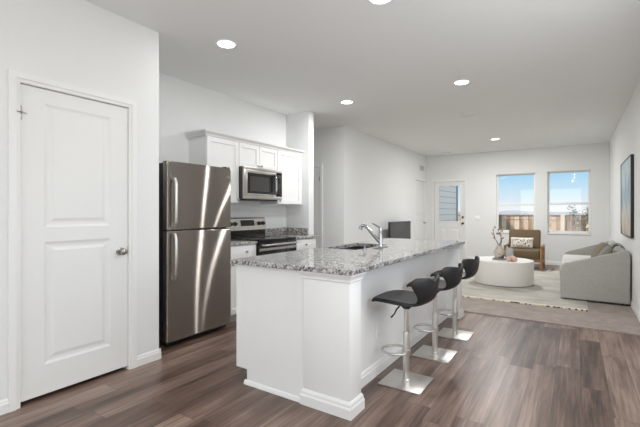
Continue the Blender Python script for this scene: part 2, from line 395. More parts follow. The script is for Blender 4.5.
# ---- panel door builder: slab with raised-and-recessed panels
def ring_panel(bm, plane, sgn, a0, a1, z0, z1, axis):
    """moulded panel on a face at coordinate plane facing sgn; a = in-plane horizontal coordinate"""
    def V(d, a, z): return bm.verts.new((plane+sgn*d, a, z) if axis == 'x' else (a, plane+sgn*d, z))
    rings = []
    for ins, d in ((0, 0.001), (.016, -.0045), (.030, -.0060), (.042, -.0055), (.062, .0)):
        rings.append([V(d, a0+ins, z0+ins), V(d, a1-ins, z0+ins), V(d, a1-ins, z1-ins), V(d, a0+ins, z1-ins)])
    for i in range(len(rings)-1):
        for k in range(4): bm.faces.new((rings[i][k], rings[i][(k+1) % 4], rings[i+1][(k+1) % 4], rings[i+1][k]))
    bm.faces.new(rings[-1])
def slab_with_holes(bm, axis, p0, p1, a0, a1, z0, z1, holes):
    """box shell whose body leaves rectangular recesses 1 cm deep on the front (p1) face"""
    zs = sorted({z0, z1} | {h[2] for h in holes} | {h[3] for h in holes}); As = sorted({a0, a1} | {h[0] for h in holes} | {h[1] for h in holes})
    for i in range(len(As)-1):
        for j in range(len(zs)-1):
            ca, cz = (As[i]+As[i+1])/2, (zs[j]+zs[j+1])/2
            hole = any(h[0] < ca < h[1] and h[2] < cz < h[3] for h in holes)
            q0, q1 = min(p0, p1), max(p0, p1)
            if hole:
                if p1 > p0: q1 -= .009
                else: q0 += .009
            if axis == 'x': boxbm(bm, q0, q1, As[i], As[i+1], zs[j], zs[j+1])
            else: boxbm(bm, As[i], As[i+1], q0, q1, zs[j], zs[j+1])
def panel_door(name, axis, back, front, a0, a1, z0, z1, panels, mat, parent=None):
    bm = bmesh.new(); slab_with_holes(bm, axis, back, front, a0, a1, z0, z1, panels)
    s = 1 if front > back else -1
    for h in panels: ring_panel(bm, front-s*.001, s, h[0], h[1], h[2], h[3], axis)
    bmesh.ops.remove_doubles(bm, verts=bm.verts[:], dist=1e-5)
    return mk(name, bm, mat, parent)
def casing(name, axis, face, sgn, a0, a1, z1, wd=.06, z0=0.0, mat=None):
    """three-sided casing around an opening a0..a1, height z1, on a wall face"""
    bm = bmesh.new()
    def B(a, b_, z, zz, d0, d1):
        lo, hi = sorted((face+sgn*d0, face+sgn*d1))
        if axis == 'x': boxbm(bm, lo, hi, a, b_, z, zz)
        else: boxbm(bm, a, b_, lo, hi, z, zz)
    for (i, o, th) in ((0, .022, .010), (.022, wd, .018)):
        B(a0-o, a0-i, z0, z1+o, 0, th); B(a1+i, a1+o, z0, z1+o, 0, th); B(a0-i, a1+i, z1+i, z1+o, 0, th)
    return mk(name, bm, mat or TRIM)
def knob(parent, name, x, y, z, axis, sgn, r=.026, mat=None):
    bm = bmesh.new(); L = sgn
    pr = [(.030, 0), (.030, .006), (.012, .010), (.010, .034), (r*.8, .040), (r, .052), (r*.9, .062), (r*.5, .068), (.002, .069)]
    if axis == 'x': lathe(bm, [(q, x+L*p) for q, p in pr], y, z, 20, 'x')
    else: lathe(bm, [(q, y+L*p) for q, p in pr], x, z, 20, 'y')
    return mk(name, bm, mat or NICKEL, parent, 40)

# pantry door (door_1)
struct(casing('trim_1', 'x', XP, 1, DY0-.005, DY1+.005, DZ+.005))
struct(boxes('trim_2', [(XP-T, XP, DY0-.012, DY0-.003, 0, DZ), (XP-T, XP, DY1+.003, DY1+.012, 0, DZ), (XP-T, XP, DY0-.012, DY1+.012, DZ+.002, DZ+.011)], TRIM))
d1 = struct(panel_door('door_1', 'x', XP-.040, XP-.004, DY0, DY1, .03, DZ-.004, [(1.125, 1.565, .225, 1.035), (1.125, 1.565, 1.13, 1.945)], DOORP))
knob(d1, 'door_knob', XP-.004, 1.635, .93, 'x', 1)
box('latch_plate', XP-.03, XP-.002, DY1-.001, DY1+.004, .895, .965, NICKEL, d1)
for z in (1.86, 1.06, .25):
    bm = bmesh.new(); lathe(bm, [(.006, z-.045), (.006, z+.045)], XP+.004, DY0-.002, 10); mk('hinge', bm, NICKEL if z > 1.5 else DOORP, d1, 40)
bm = bmesh.new(); tube(bm, [(XP+.006, DY0-.03, 1.862), (XP+.022, DY0, 1.862), (XP+.006, DY0+.03, 1.858)], .0035, 8); mk('hinge_stop', bm, NICKEL, d1, 40)

# hallway door (door_2)
struct(casing('trim_3', 'y', YH, -1, -4.66, -3.885, 2.05))
d2 = struct(panel_door('door_2', 'y', YH+.05, YH+.012, -4.66, -3.89, .02, 2.045, [(-4.54, -4.01, .25, 1.03), (-4.54, -4.01, 1.13, 1.93)], DOORP))
bm = bmesh.new(); boxbm(bm, -3.905, -3.885, YH-.003, YH+.012, 1.80, 1.88); mk('hinge', bm, NICKEL, d2)

# living-room side door with two moulded panels (door_3)
struct(casing('trim_4', 'x', XH, 1, 9.50, 10.28, 2.045, .055))
d3 = struct(panel_door('door_3', 'x', XH-.05, XH-.015, 9.505, 10.275, .02, 2.04, [(9.62, 10.16, .25, 1.03), (9.62, 10.16, 1.13, 1.93)], TRIM))
knob(d3, 'door_knob', XH-.02, 10.19, .95, 'x', 1)

# back door with half lite (door_4)
struct(casing('trim_5', 'y', YB, -1, BD[0]+.01, BD[1]-.01, 2.04, .055))
x0, x1 = BD[0]+.012, BD[1]-.012; g0, g1, gz0, gz1 = -3.055, -2.50, .985, 1.925
bm = bmesh.new()
for a, b_, z, zz in ((x0, g0, .02, 2.035), (g1, x1, .02, 2.035), (g0, g1, .02, gz0), (g0, g1, gz1, 2.035)): boxbm(bm, a, b_, YB+.02, YB+.06, z, zz)
for a, b_ in ((x0+.12, -2.84), (-2.77, x1-.12)): ring_panel(bm, YB+.012, -1, a, b_, .25, .82, 'y')
d4 = struct(mk('door_4', bm, DOORP))
boxes('glass_frame', [(g0-.03, g0+.004, YB+.008, YB+.02, gz0-.03, gz1+.03), (g1-.004, g1+.03, YB+.008, YB+.02, gz0-.03, gz1+.03), (g0, g1, YB+.008, YB+.02, gz0-.03, gz0+.004), (g0, g1, YB+.008, YB+.02, gz1-.004, gz1+.03)], DOORP, d4, .004)
box('door_glass', g0, g1, YB+.036, YB+.042, gz0, gz1, GLASS, d4)
knob(d4, 'door_knob', -2.445, YB+.02, .94, 'y', -1, .028, DGREY)
bm = bmesh.new(); lathe(bm, [(.028, YB+.02), (.028, YB+.002), (.02, YB-.008)], -2.445, 1.10, 20, 'y'); mk('deadbolt', bm, DGREY, d4, 40)
struct(box('trim_6', BD[0]-.01, BD[1]+.01, YB+.005, YB+.14, .0, .018, NICKEL))

# windows
def window(n, W):
    x0, x1, z0, z1 = W; y = YB+.06; zm = z0+(z1-z0)*.470
    f = .020
    bm = bmesh.new()
    for b_ in ((x0, x0+f, z0, z1), (x1-f, x1, z0, z1), (x0, x1, z0, z0+f), (x0, x1, z1-f, z1)): boxbm(bm, b_[0], b_[1], y, y+.07, b_[2], b_[3], .003)
    o = struct(mk('window_%d' % n, bm, VINYL, None))
    boxes('sash', [(x0+f, x0+f+.018, y+.005, y+.035, z0+f, zm), (x1-f-.018, x1-f, y+.005, y+.035, z0+f, zm), (x0+f, x1-f, y+.005, y+.035, z0+f, z0+f+.03), (x0+f, x1-f, y+.005, y+.035, zm-.015, zm+.035)], VINYL, o, .003)
    boxes('sash', [(x0+f, x0+f+.018, y+.037, y+.06, zm, z1-f), (x1-f-.018, x1-f, y+.037, y+.06, zm, z1-f), (x0+f, x1-f, y+.037, y+.06, z1-f-.018, z1-f), (x0+f, x1-f, y+.037, y+.06, zm-.006, zm+.02)], VINYL, o, .003)
    box('pane', x0+f+.02, x1-f-.02, y+.018, y+.022, z0+f+.02, zm, GLASS, o)
    box('pane', x0+f+.01, x1-f-.01, y+.046, y+.050, zm, z1-f-.01, GLASS, o)
    box('latch', (x0+x1)/2-.03, (x0+x1)/2+.03, y-.008, y+.012, zm+.024, zm+.036, VINYL, o, .003)
    struct(box('trim_%d' % (6+n), x0-.012, x1+.012, YB-.022, y, z0-.022, z0-.0005, TRIM, None, .004))
window(1, W1); window(2, W2)
struct(boxes('window_3', [(XR+.05, XR+.10, 1.2, 1.24, .8, 2.2), (XR+.05, XR+.10, 3.56, 3.6, .8, 2.2), (XR+.05, XR+.10, 1.24, 3.56, .8, .84), (XR+.05, XR+.10, 1.24, 3.56, 2.16, 2.2), (XR+.05, XR+.10, 2.38, 2.42, .84, 2.16)], VINYL))  # invented window frame, out of view, around the opening added for light

# ------------------------------------------------------------------ ceiling lamps, vents, plates
spots = [(-2.61, 2.43, 'round recessed ceiling light nearest the refrigerator and closed white door'),
         (-2.61, 4.62, 'round recessed ceiling light over the cooking range side by the wall cabinets'),
         (-1.10, 4.65, 'round recessed ceiling light above the far end of the island'),
         (-1.38, 8.645, 'farthest round recessed ceiling light, above the coffee table area'),
         (-1.14, 2.50, 'round recessed ceiling light cut by the top edge of the picture'),
         (-.05, 2.55, None), (-.05, .9, None), (-.05, -.9, None), (-1.6, -1.5, None)]  # entries without a label are unseen lamps added to brighten the room
proto = None
bm = bmesh.new(); lathe(bm, [(.094, H), (.094, H-.005), (.088, H-.008), (.074, H-.005), (.073, H-.001)], 0, 0, 32); ringo = bm
def make_lamp(x, y, label):
    t = thing('recessed_light', (x, y, H-.009), label or 'unseen round ceiling light added to brighten the front part of the room', 'light', 'recessed lights in the ceiling')
    bm = bmesh.new(); lathe(bm, [(.094, H), (.094, H-.004), (.088, H-.009), (.076, H-.006), (.075, H-.0015)], x, y, 32); mk('trim_ring', bm, VINYL, t, 40)
    bm = bmesh.new(); lathe(bm, [(.074, H-.0018), (.074, H-.0055), (.06, H-.0075)], x, y, 32); mk('diffuser', bm, LED, t, 40)
    L = bpy.data.lights.new('lamp', 'AREA'); L.shape = 'DISK'; L.size = .14; L.energy = LAMP_W*(2.6 if y > 8 else .65 if y < 2 else (.22 if x < -2 else .45) if y < 3 else 1.0); L.color = (1, 1, .993)
    lo = bpy.data.objects.new('lamp', L); COL.objects.link(lo); lo.parent = t; lo.location = (0, 0, -.004)
for x, y, lb in spots: make_lamp(x, y, lb)

t = thing('air_vent', (-1.38, 6.215, H-.008), 'white slatted air vent in the ceiling between the recessed lights', 'vent')
boxes('frame', [(-1.54, -1.22, 6.09, 6.11, H-.01, H), (-1.54, -1.22, 6.32, 6.34, H-.01, H), (-1.54, -1.52, 6.11, 6.32, H-.01, H), (-1.24, -1.22, 6.11, 6.32, H-.01, H)], VENTM, t, .002)
box('backing', -1.52, -1.24, 6.11, 6.32, H-.002, H-.0005, VBACK, t)
for k in range(9): box('slat', -1.52, -1.24, 6.117+k*.0225, 6.131+k*.0225, H-.008, H-.003, VENTM, t)
t = thing('air_vent', (XH, 9.99, 2.30), 'white return air grille high on the living room side wall', 'vent')
boxes('frame', [(XH, XH+.012, 9.77, 9.80, 2.30, 2.48), (XH, XH+.012, 10.18, 10.21, 2.30, 2.48), (XH, XH+.012, 9.80, 10.18, 2.30, 2.325), (XH, XH+.012, 9.80, 10.18, 2.455, 2.48)], VENTM, t, .002)
box('backing', XH+.0005, XH+.002, 9.80, 10.18, 2.325, 2.455, VBACK, t)
for k in range(8): box('slat', XH+.003, XH+.009, 9.80, 10.18, 2.330+k*.0158, 2.338+k*.0158, VENTM, t)
bm = bmesh.new(); lathe(bm, [(.065, H), (.065, H-.02), (.055, H-.032), (.02, H-.036)], -2.71, 9.93, 24)
tag(mk('smoke_detector', bm, VENTM, None, 40), 'small round white smoke detector on the ceiling near the back corner', 'smoke detector')
def plate(x, y, z, axis, sgn, label, name, kind='switch'):
    t = thing(name, (x, y, z-.057), label, kind)
    def B(nm, da, dz, d0, d1, mat, bev=.002, oz=0, oa=0):
        if axis == 'y': lo, hi = sorted((y+sgn*d0, y+sgn*d1)); box(nm, x-da+oa, x+da+oa, lo, hi, z-dz+oz, z+dz+oz, mat, t, bev)
        else: lo, hi = sorted((x+sgn*d0, x+sgn*d1)); box(nm, lo, hi, y-da+oa, y+da+oa, z-dz+oz, z+dz+oz, mat, t, bev)
    wd = .058 if name == 'light_switch' else .036
    B('cover_plate', wd, .057, 0, .006, VINYL)
    if name == 'light_switch':
        for oa in (-.023, .023): B('rocker', .013, .03, .006, .010, TRIM, .002, 0, oa)
    else:
        for oz in (-.022, .022): B('socket', .014, .014, .006, .008, TRIM, .002, oz)
    return t
plate(-2.09, YB, 1.08, 'y', -1, 'small white light switch plate on the back wall beside the glazed door', 'light_switch')

# ------------------------------------------------------------------ kitchen along the left wall
def shaker(name, axis, face, a0, a1, z0, z1, parent, th=.02, rail=.055, mat=CAB, sgn=1):
    bm = bmesh.new()
    def B(a, b_, z, zz, d0, d1):
        lo, hi = sorted((face+sgn*d0, face+sgn*d1))
        if axis == 'x': boxbm(bm, lo, hi, a, b_, z, zz, .0015, 1)
        else: boxbm(bm, a, b_, lo, hi, z, zz, .0015, 1)
    B(a0, a0+rail, z0, z1, 0, th); B(a1-rail, a1, z0, z1, 0, th); B(a0+rail, a1-rail, z0, z0+rail, 0, th); B(a0+rail, a1-rail, z1-rail, z1, 0, th)
    B(a0+rail, a1-rail, z0+rail, z1-rail, 0, th-.011)
    return mk(name, bm, mat, parent)
def cknob(parent, x, y, z):
    bm = bmesh.new(); lathe(bm, [(.006, x), (.006, x+.014), (.014, x+.018), (.015, x+.026), (.010, x+.030), (.001, x+.031)], y, z, 16, 'x')
    return mk('knob', bm, NICKEL, parent, 40)
XF = -3.45   # upper carcass front
def upper(y0, y1, z0, z1, doors, label, knobs):
    t = thing('wall_cabinet', ((XK+XF)/2, (y0+y1)/2, z0), label, 'cabinet', 'wall cabinets over the range')
    box('body', XK, XF, y0, y1, z0, z1, CAB, t)
    n = doors; wd = (y1-y0)/n
    for k in range(n):
        d = shaker('door', 'x', XF, y0+k*wd+.003, y0+(k+1)*wd-.003, z0+.003, z1-.003, t)
        cknob(d, XF+.02, knobs[k][0], knobs[k][1])
upper(2.906, 3.398, 1.345, 2.09, 1, 'white wall cabinet left of the microwave, next to the refrigerator', [(3.368, 1.385)])
upper(3.40, 4.128, 1.795, 2.09, 2, 'short two-door white wall cabinet directly above the microwave', [(3.735, 1.83), (3.793, 1.83)])
upper(4.13, 4.68, 1.345, 2.09, 1, 'white wall cabinet right of the microwave, nearest the hallway', [(4.165, 1.385)])
# crown along the cabinet tops
bm = bmesh.new()
pr = [(0, 0), (.022, 0), (.030, .018), (.058, .040), (.062, .055), (0, .055)]
A = [bm.verts.new(v) for v in [(XF+p, 2.906-p, 2.09+q) for p, q in pr]]
B_ = [bm.verts.new((XF+p, YS0, 2.09+q)) for p, q in pr]
C_ = [bm.verts.new((XK, 2.906-p, 2.09+q)) for p, q in pr]
for i in range(len(pr)):
    j = (i+1) % len(pr)
    bm.faces.new((A[i], A[j], B_[j], B_[i])); bm.faces.new((C_[i], C_[j], A[j], A[i]))
bm.faces.new(B_); bm.faces.new(C_[::-1])
boxbm(bm, XK, XF, 2.906, YS0, 2.0905, 2.115)
tag(mk('crown_molding', bm, CAB), 'white crown molding running along the tops of the wall cabinets', 'molding')
box_fill = tag(box('filler_strip', XK, XF+.003, 4.682, YS0-.001, 1.345, 2.089, CAB), 'narrow white filler strip between the right wall cabinet and the short wall', 'filler')

# microwave
MY0, MY1, MZ0, MZ1, MX = 3.402, 4.126, 1.395, 1.792, -3.375
t = thing('microwave', ((XK+MX)/2, (MY0+MY1)/2, MZ0), 'stainless over-the-range microwave hung between the white wall cabinets', 'microwave')
box('body', XK, MX, MY0, MY1, MZ0, MZ1, DGREY, t, .004)
boxes('door', [(MX, MX+.03, MY0, MY0+.055, MZ0+.045, MZ1-.035), (MX, MX+.03, MY0+.055, MY0+.585, MZ0+.045, MZ0+.068), (MX, MX+.03, MY0+.055, MY0+.585, MZ1-.075, MZ1-.035), (MX, MX+.03, MY0+.585, MY0+.60, MZ0+.045, MZ1-.035)], STEEL, t, .002)
box('door_surround', MX+.001, MX+.026, MY0+.055, MY0+.585, MZ0+.068, MZ1-.075, BGLASS, t)
box('window', MX+.0262, MX+.028, MY0+.10, MY0+.46, MZ0+.10, MZ1-.115, MWGLASS, t)
box('control_panel', MX, MX+.028, MY0+.602, MY1, MZ0+.045, MZ1-.035, BGLASS, t, .002)
bm = bmesh.new()
for i in range(5):
    for j in range(3): boxbm(bm, MX+.028, MX+.0288, MY0+.635+j*.026, MY0+.651+j*.026, MZ0+.075+i*.032, MZ0+.09+i*.032)
mk('buttons', bm, DGREY, t)
box('display', MX+.028, MX+.0288, MY0+.635, MY1-.02, MZ1-.1, MZ1-.06, DGREY, t)
bm = bmesh.new(); tube(bm, [(MX+.03, MY0+.56, MZ0+.075), (MX+.062, MY0+.56, MZ0+.085), (MX+.068, MY0+.56, MZ0+.12), (MX+.068, MY0+.56, MZ1-.11), (MX+.062, MY0+.56, MZ1-.075), (MX+.03, MY0+.56, MZ1-.065)], .011, 10); mk('handle', bm, CHROME, t, 50)
box('top_vent', MX, MX+.028, MY0, MY1, MZ1-.033, MZ1, STEEL, t, .002)
box('bottom_trim', MX, MX+.028, MY0, MY1, MZ0, MZ0+.043, STEEL, t, .002)
box('vent_hood', XK+.05, MX-.02, MY0+.08, MY1-.04, MZ0-.012, MZ0, DGREY, t, .003)

# base cabinets
XB = -3.14; CZ = .862
def basecab(y0, y1, label, yk):
    t = thing('base_cabinet', ((XK+XB)/2, (y0+y1)/2, 0), label, 'cabinet', 'base cabinets beside the range')
    box('body', XK, XB, y0, y1, .10, CZ, CAB, t)
    box('toe_kick', XK, XB-.07, y0, y1, 0, .10, KICK, t)
    d = box('drawer', XB, XB+.02, y0+.004, y1-.004, .715, CZ-.008, CAB, t, .003); cknob(d, XB+.02, yk, .785)
    d = shaker('door', 'x', XB, y0+.004, y1-.004, .115, .705, t); cknob(d, XB+.02, y0+.05, .66)
basecab(2.93, 3.372, 'white base cabinet between the refrigerator and the range', 3.20)
basecab(4.108, 4.62, 'white base cabinet to the right of the range, beside the short wall', 4.36)
def worktop(y0, y1, label, side):
    t = thing('granite_worktop', ((XK+XB)/2, (y0+y1)/2, CZ), label, 'countertop')
    box('slab', XK, XB+.035, y0, y1, CZ+.001, CZ+.033, GRANITE, t, .003)
    box('backsplash', XK+.0005, XK+.02, y0, y1-(.0 if not side else 0), CZ+.033, CZ+.133, GRANITE, t, .002)
    if side: box('side_splash', XK+.021, -3.325, YS0-.021, YS0-.001, CZ+.033, CZ+.133, GRANITE, t, .002)
worktop(2.93, 3.374, 'short grey granite worktop between the refrigerator and the range', False)
worktop(4.106, YS0-.001, 'grey granite worktop right of the range with low granite splash', True)

# range
RY0, RY1, RX = 3.378, 4.102, -3.12
t = thing('kitchen_range', ((XK+RX)/2, (RY0+RY1)/2, 0), 'stainless electric range with black glass cooktop below the microwave', 'oven')
box('body', XK+.02, RX, RY0, RY1, .04, .885, DGREY, t)
box('cooktop', XK+.09, RX+.035, RY0, RY1, .886, .904, BGLASS, t, .004)
bm = bmesh.new()
prism(bm, [(XK+.02, .995), (XK+.140, .995), (XK+.115, 1.145), (XK+.10, 1.158), (XK+.02, 1.158)], 'y', RY0, RY1); bg_ = mk('backguard', bm, STEEL, t)
box('backguard_base', XK+.02, XK+.125, RY0+.002, RY1-.002, .9045, .9945, BGLASS, bg_)
bm = bmesh.new(); prism(bm, [(XK+.130, 1.05), (XK+.1345, 1.05), (XK+.122, 1.125), (XK+.117, 1.125)], 'y', 3.62, 3.87); mk('display_panel', bm, BGLASS, bg_)
for y in (3.435, 3.515, 3.96, 4.04):
    bm = bmesh.new(); lathe(bm, [(.027, XK+.115), (.027, XK+.137), (.022, XK+.140), (.020, XK+.160), (.004, XK+.161)], y, 1.08, 18, 'x'); mk('burner_knob', bm, BLACK, bg_, 40)
for (x, y, r) in ((-3.50, 3.55, .075), (-3.50, 3.92, .095), (-3.27, 3.56, .10), (-3.27, 3.92, .075)):
    bm = bmesh.new(); pts = [(x+r*math.cos(a*PI/16), y+r*math.sin(a*PI/16), .9042) for a in range(33)]; tube(bm, pts, .0012, 6, False); mk('burner_ring', bm, DGREY, t)
box('oven_door', RX, RX+.04, RY0+.003, RY1-.003, .27, .875, BGLASS, t, .004)
box('oven_trim', RX+.0405, RX+.043, RY0+.003, RY1-.003, .77, .80, STEEL, t)
bm = bmesh.new(); tube(bm, [(RX+.04, RY0+.05, .838), (RX+.085, RY0+.05, .838), (RX+.09, RY0+.09, .838), (RX+.09, RY1-.09, .838), (RX+.085, RY1-.05, .838), (RX+.04, RY1-.05, .838)], .013, 10); mk('oven_handle', bm, STEEL, t, 50)
box('warming_drawer', RX, RX+.035, RY0+.003, RY1-.003, .07, .262, STEEL, t, .004)
for xa in (XK+.1, RX-.06):
    for ya in (RY0+.03, RY1-.07): box('foot', xa, xa+.04, ya, ya+.04, 0, .04, BLACK, t)

# refrigerator
FY0, FY1, FX = 2.132, 2.905, -3.05
t = thing('refrigerator', (-3.4, 2.5, 0), 'stainless steel refrigerator with top freezer standing in the alcove by the white door', 'refrigerator')
box('body', -3.72, FX-.075, FY0+.005, FY1-.005, .055, 1.68, BLACK, t, .004)
box('freezer_door', FX-.065, FX, FY0, FY1, 1.072, 1.695, FSTEEL, t, .008, 3)
fd = box('fridge_door', FX-.065, FX, FY0, FY1, .055, 1.058, FSTEEL, t, .008, 3)
box('door_gasket', FX-.075, FX-.065, FY0+.01, FY1-.01, .065, 1.69, BLACK, t)
box('toe_grille', FX-.09, FX-.05, FY0+.03, FY1-.03, .018, .052, BLACK, t)
def fhandle(z0, z1):
    bm = bmesh.new(); y = FY0+.058
    tube(bm, [(FX-.002, y, z0+.015), (FX+.035, y, z0+.018), (FX+.052, y, z0+.06), (FX+.056, y, (z0+z1)/2), (FX+.052, y, z1-.06), (FX+.035, y, z1-.018), (FX-.002, y, z1-.015)], .013, 12)
    for v in bm.verts: v.co.y = y+(v.co.y-y)*1.15
    return mk('handle', bm, STBASE, t, 60)
fhandle(1.08, 1.55); fhandle(.61, 1.052)
box('hinge_cover', FX-.06, FX-.01, FY1-.07, FY1-.01, 1.696, 1.708, DGREY, t, .003)
box('hinge_cover', FX-.12, FX-.01, FY0+.01, FY0+.05, 1.059, 1.071, DGREY, t)
box('chrome_plate', FX, FX+.002, FY1-.055, FY1-.025, 1.585, 1.605, CHROME, t, .0008)  # tiny chrome plate near the upper right corner of the freezer door
for y in (FY0+.05, FY1-.09):
    bm = bmesh.new(); lathe(bm, [(.018, y), (.018, y+.03)], FX-.1, .019, 16, 'y'); mk('roller', bm, DGREY, t)
for y in (FY0+.05, FY1-.09):
    bm = bmesh.new(); lathe(bm, [(.018, y), (.018, y+.03)], -3.66, .019, 16, 'y'); mk('roller', bm, DGREY, t)

# ------------------------------------------------------------------ island
KT = .888
t = thing('kitchen_island', (-1.6, 3.4, 0), 'long white kitchen island with corner pillars and skirting on the wood floor', 'kitchen island')
IY0, IY1, IXL, IXW, IXP = 2.045, 4.73, -2.07, -1.26, -1.12
bm = bmesh.new()
prism(bm, [(-1.965, 0), (IXW, 0), (IXW, .855), (IXL, .855), (IXL, .105), (-1.965, .105)], 'y', IY0, 3.06)
prism(bm, [(-1.965, 0), (IXW, 0), (IXW, .855), (-1.62, .855), (-1.62, .665), (-2.045, .665), (-2.045, .855), (IXL, .855), (IXL, .105), (-1.965, .105)], 'y', 3.06, 3.86)
prism(bm, [(-1.965, 0), (IXW, 0), (IXW, .855), (IXL, .855), (IXL, .105), (-1.965, .105)], 'y', 3.86, IY1)
bmesh.ops.remove_doubles(bm, verts=bm.verts[:], dist=1e-5)
mk('body', bm, CAB, t)
bm = bmesh.new(); prism(bm, [(-1.967, .0), (-1.469, .0), (-1.469, .855), (IXL-.002, .855), (IXL-.002, .105), (-1.967, .105)], 'y', IY0-.018, IY0-.0005); mk('end_panel', bm, CAB, t)
def pillar(y0, y1):
    p = box('pillar', -1.462, IXP, y0, y1, 0, .855, CAB, t, .003) if y0 < 3 else box('pillar', -1.40, IXP, y0, y1, 0, .855, CAB, t, .003)
    x0 = -1.462 if y0 < 3 else -1.40
    for nm, prf in (('pillar_skirting', [(.0, 0, .016), (.0, .058, .016), (0, .070, .011), (0, .084, .010), (0, .098, .003)]),
                    ('pillar_cap', [(0, .806, .002), (0, .810, .007), (0, .824, .008), (0, .838, .014), (0, .848, .020), (0, .856, .021)])):
        bm = bmesh.new(); R = []
        for _, z, d in prf:
            R.append([bm.verts.new(c) for c in ((x0-d, y0-d, z), (IXP+d, y0-d, z), (IXP+d, y1+d, z), (x0-d, y1+d, z))])
        for i in range(len(R)-1):
            for k in range(4): bm.faces.new((R[i][k], R[i][(k+1) % 4], R[i+1][(k+1) % 4], R[i+1][k]))
        bm.faces.new(R[0][::-1]); bm.faces.new(R[-1]); mk(nm, bm, CAB, p)
pillar(2.017, 2.165); pillar(4.605, 4.755)
skirting('skirting', IXW, 'y', 2.18, 4.59, 1, 0, CAB, t, .098)
bm = bmesh.new(); prism(bm, [(IY0-.034, 0), (IY0-.0185, 0), (IY0-.0185, .03), (IY0-.026, .025), (IY0-.032, .012)], 'x', -1.985, -1.48); mk('shoe_molding', bm, CAB, t)
bm = bmesh.new(); prism(bm, [(IXW+.001, .80), (IXW+.006, .80), (IXW+.02, .855), (IXW+.001, .855)], 'y', 2.19, 4.58); mk('top_molding', bm, CAB, t)
# kitchen-side doors
for k in range(5):
    y0 = 2.06+k*.53; shaker('door', 'x', IXL, y0, y0+.52, .12, .845, t, sgn=-1)
plate(IXW, 2.70, .33, 'x', 1, 'small white outlet cover on the island side behind the nearest stool', 'power_outlet', 'outlet')

SX0, SX1, SY0, SY1 = -2.02, -1.66, 3.10, 3.82   # sink cut-out
cx0, cx1, cy0, cy1 = -2.092, -1.095, 1.985, 4.785
bm = bmesh.new()
O = [(cx0, cy0), (cx1, cy0), (cx1, cy1), (cx0, cy1)]; I = [(SX0, SY0), (SX1, SY0), (SX1, SY1), (SX0, SY1)]
def ring(pts, z): return [bm.verts.new((p[0], p[1], z)) for p in pts]
def inset(d): return [(cx0+d, cy0+d), (cx1-d, cy0+d), (cx1-d, cy1-d), (cx0+d, cy1-d)]
r = [ring(inset(.004), .857), ring(O, .861), ring(O, KT-.005), ring(inset(.004), KT), ring(I, KT), ring(I, .857)]
for i in range(6):
    a, b_ = r[i], r[(i+1) % 6]
    for k in range(4): bm.faces.new((a[k], a[(k+1) % 4], b_[(k+1) % 4], b_[k]))
tag(mk('granite_countertop', bm, GRANITE), 'long speckled grey granite countertop lying on the white island', 'countertop')
# sink
t = thing('kitchen_sink', ((SX0+SX1)/2, (SY0+SY1)/2, .68), 'stainless double-bowl sink set into the granite island top', 'sink')
def bowl(y0, y1):
    bm = bmesh.new(); x0, x1 = SX0, SX1; z0, z1 = .68, .856
    def rr(d, z): return [bm.verts.new(c) for c in ((x0+d, y0+d, z), (x1-d, y0+d, z), (x1-d, y1-d, z), (x0+d, y1-d, z))]
    R = [rr(.0, z1), rr(.004, z1), rr(.02, z0+.03), rr(.045, z0+.006), rr(.045, z0), rr(.0, z0)]
    for i in range(5):
        for k in range(4): bm.faces.new((R[i][k], R[i][(k+1) % 4], R[i+1][(k+1) % 4], R[i+1][k]))
    for k in range(4): bm.faces.new((R[5][k], R[5][(k+1) % 4], R[0][(k+1) % 4], R[0][k]))
    bm.faces.new(R[3])
    return mk('bowl', bm, SINKST, t)
bowl(SY0+.002, 3.455); bowl(3.465, SY1-.002)
box('divider', SX0+.004, SX1-.004, 3.4555, 3.4645, .72, .856, STEEL, t, .002)
for y in (3.28, 3.64):
    bm = bmesh.new(); lathe(bm, [(.04, .687), (.04, .689), (.03, .690), (.005, .688)], (SX0+SX1)/2, y, 20); mk('drain', bm, CHROME, t, 40)
# faucet
fx, fy = -1.575, 3.45
t = thing('kitchen_faucet', (fx, fy, KT), 'chrome pull-out kitchen faucet with lever standing behind the sink', 'faucet')
box('deck_plate', fx-.03, fx+.03, fy-.12, fy+.12, KT+.0005, KT+.008, CHROME, t, .004)
bm = bmesh.new(); lathe(bm, [(.026, KT+.008), (.022, KT+.02), (.017, KT+.04), (.016, KT+.16), (.018, KT+.175), (.014, KT+.19), (.004, KT+.193)], fx, fy, 20); mk('column', bm, CHROME, t, 40)
bm = bmesh.new(); tube(bm, [(fx-.005, fy, KT+.055), (fx-.06, fy, KT+.105), (fx-.13, fy, KT+.175), (fx-.165, fy, KT+.205), (fx-.19, fy, KT+.212), (fx-.212, fy, KT+.20), (fx-.222, fy, KT+.17)], [.019, .017, .015, .015, .016, .018, .02], 12); mk('spout', bm, CHROME, t, 60)
bm = bmesh.new(); tube(bm, [(fx, fy, KT+.185), (fx-.03, fy, KT+.205), (fx-.09, fy, KT+.235)], [.009, .008, .006], 10); mk('lever', bm, CHROME, t, 60)
for (x, y, nm) in ((-1.60, 3.16, 'soap_dispenser'),):
    t = thing(nm, (x, y, KT), 'small chrome dispenser pump standing on the granite beside the sink', 'dispenser')
    bm = bmesh.new(); lathe(bm, [(.02, KT+.0005), (.02, KT+.006), (.011, KT+.012), (.011, KT+.045), (.014, KT+.05), (.014, KT+.06), (.003, KT+.062)], x, y, 18); mk('body', bm, CHROME, t, 40)
    bm = bmesh.new(); tube(bm, [(x, y, KT+.056), (x-.035, y, KT+.058), (x-.06, y, KT+.05)], .006, 8); mk('nozzle', bm, CHROME, t, 60)

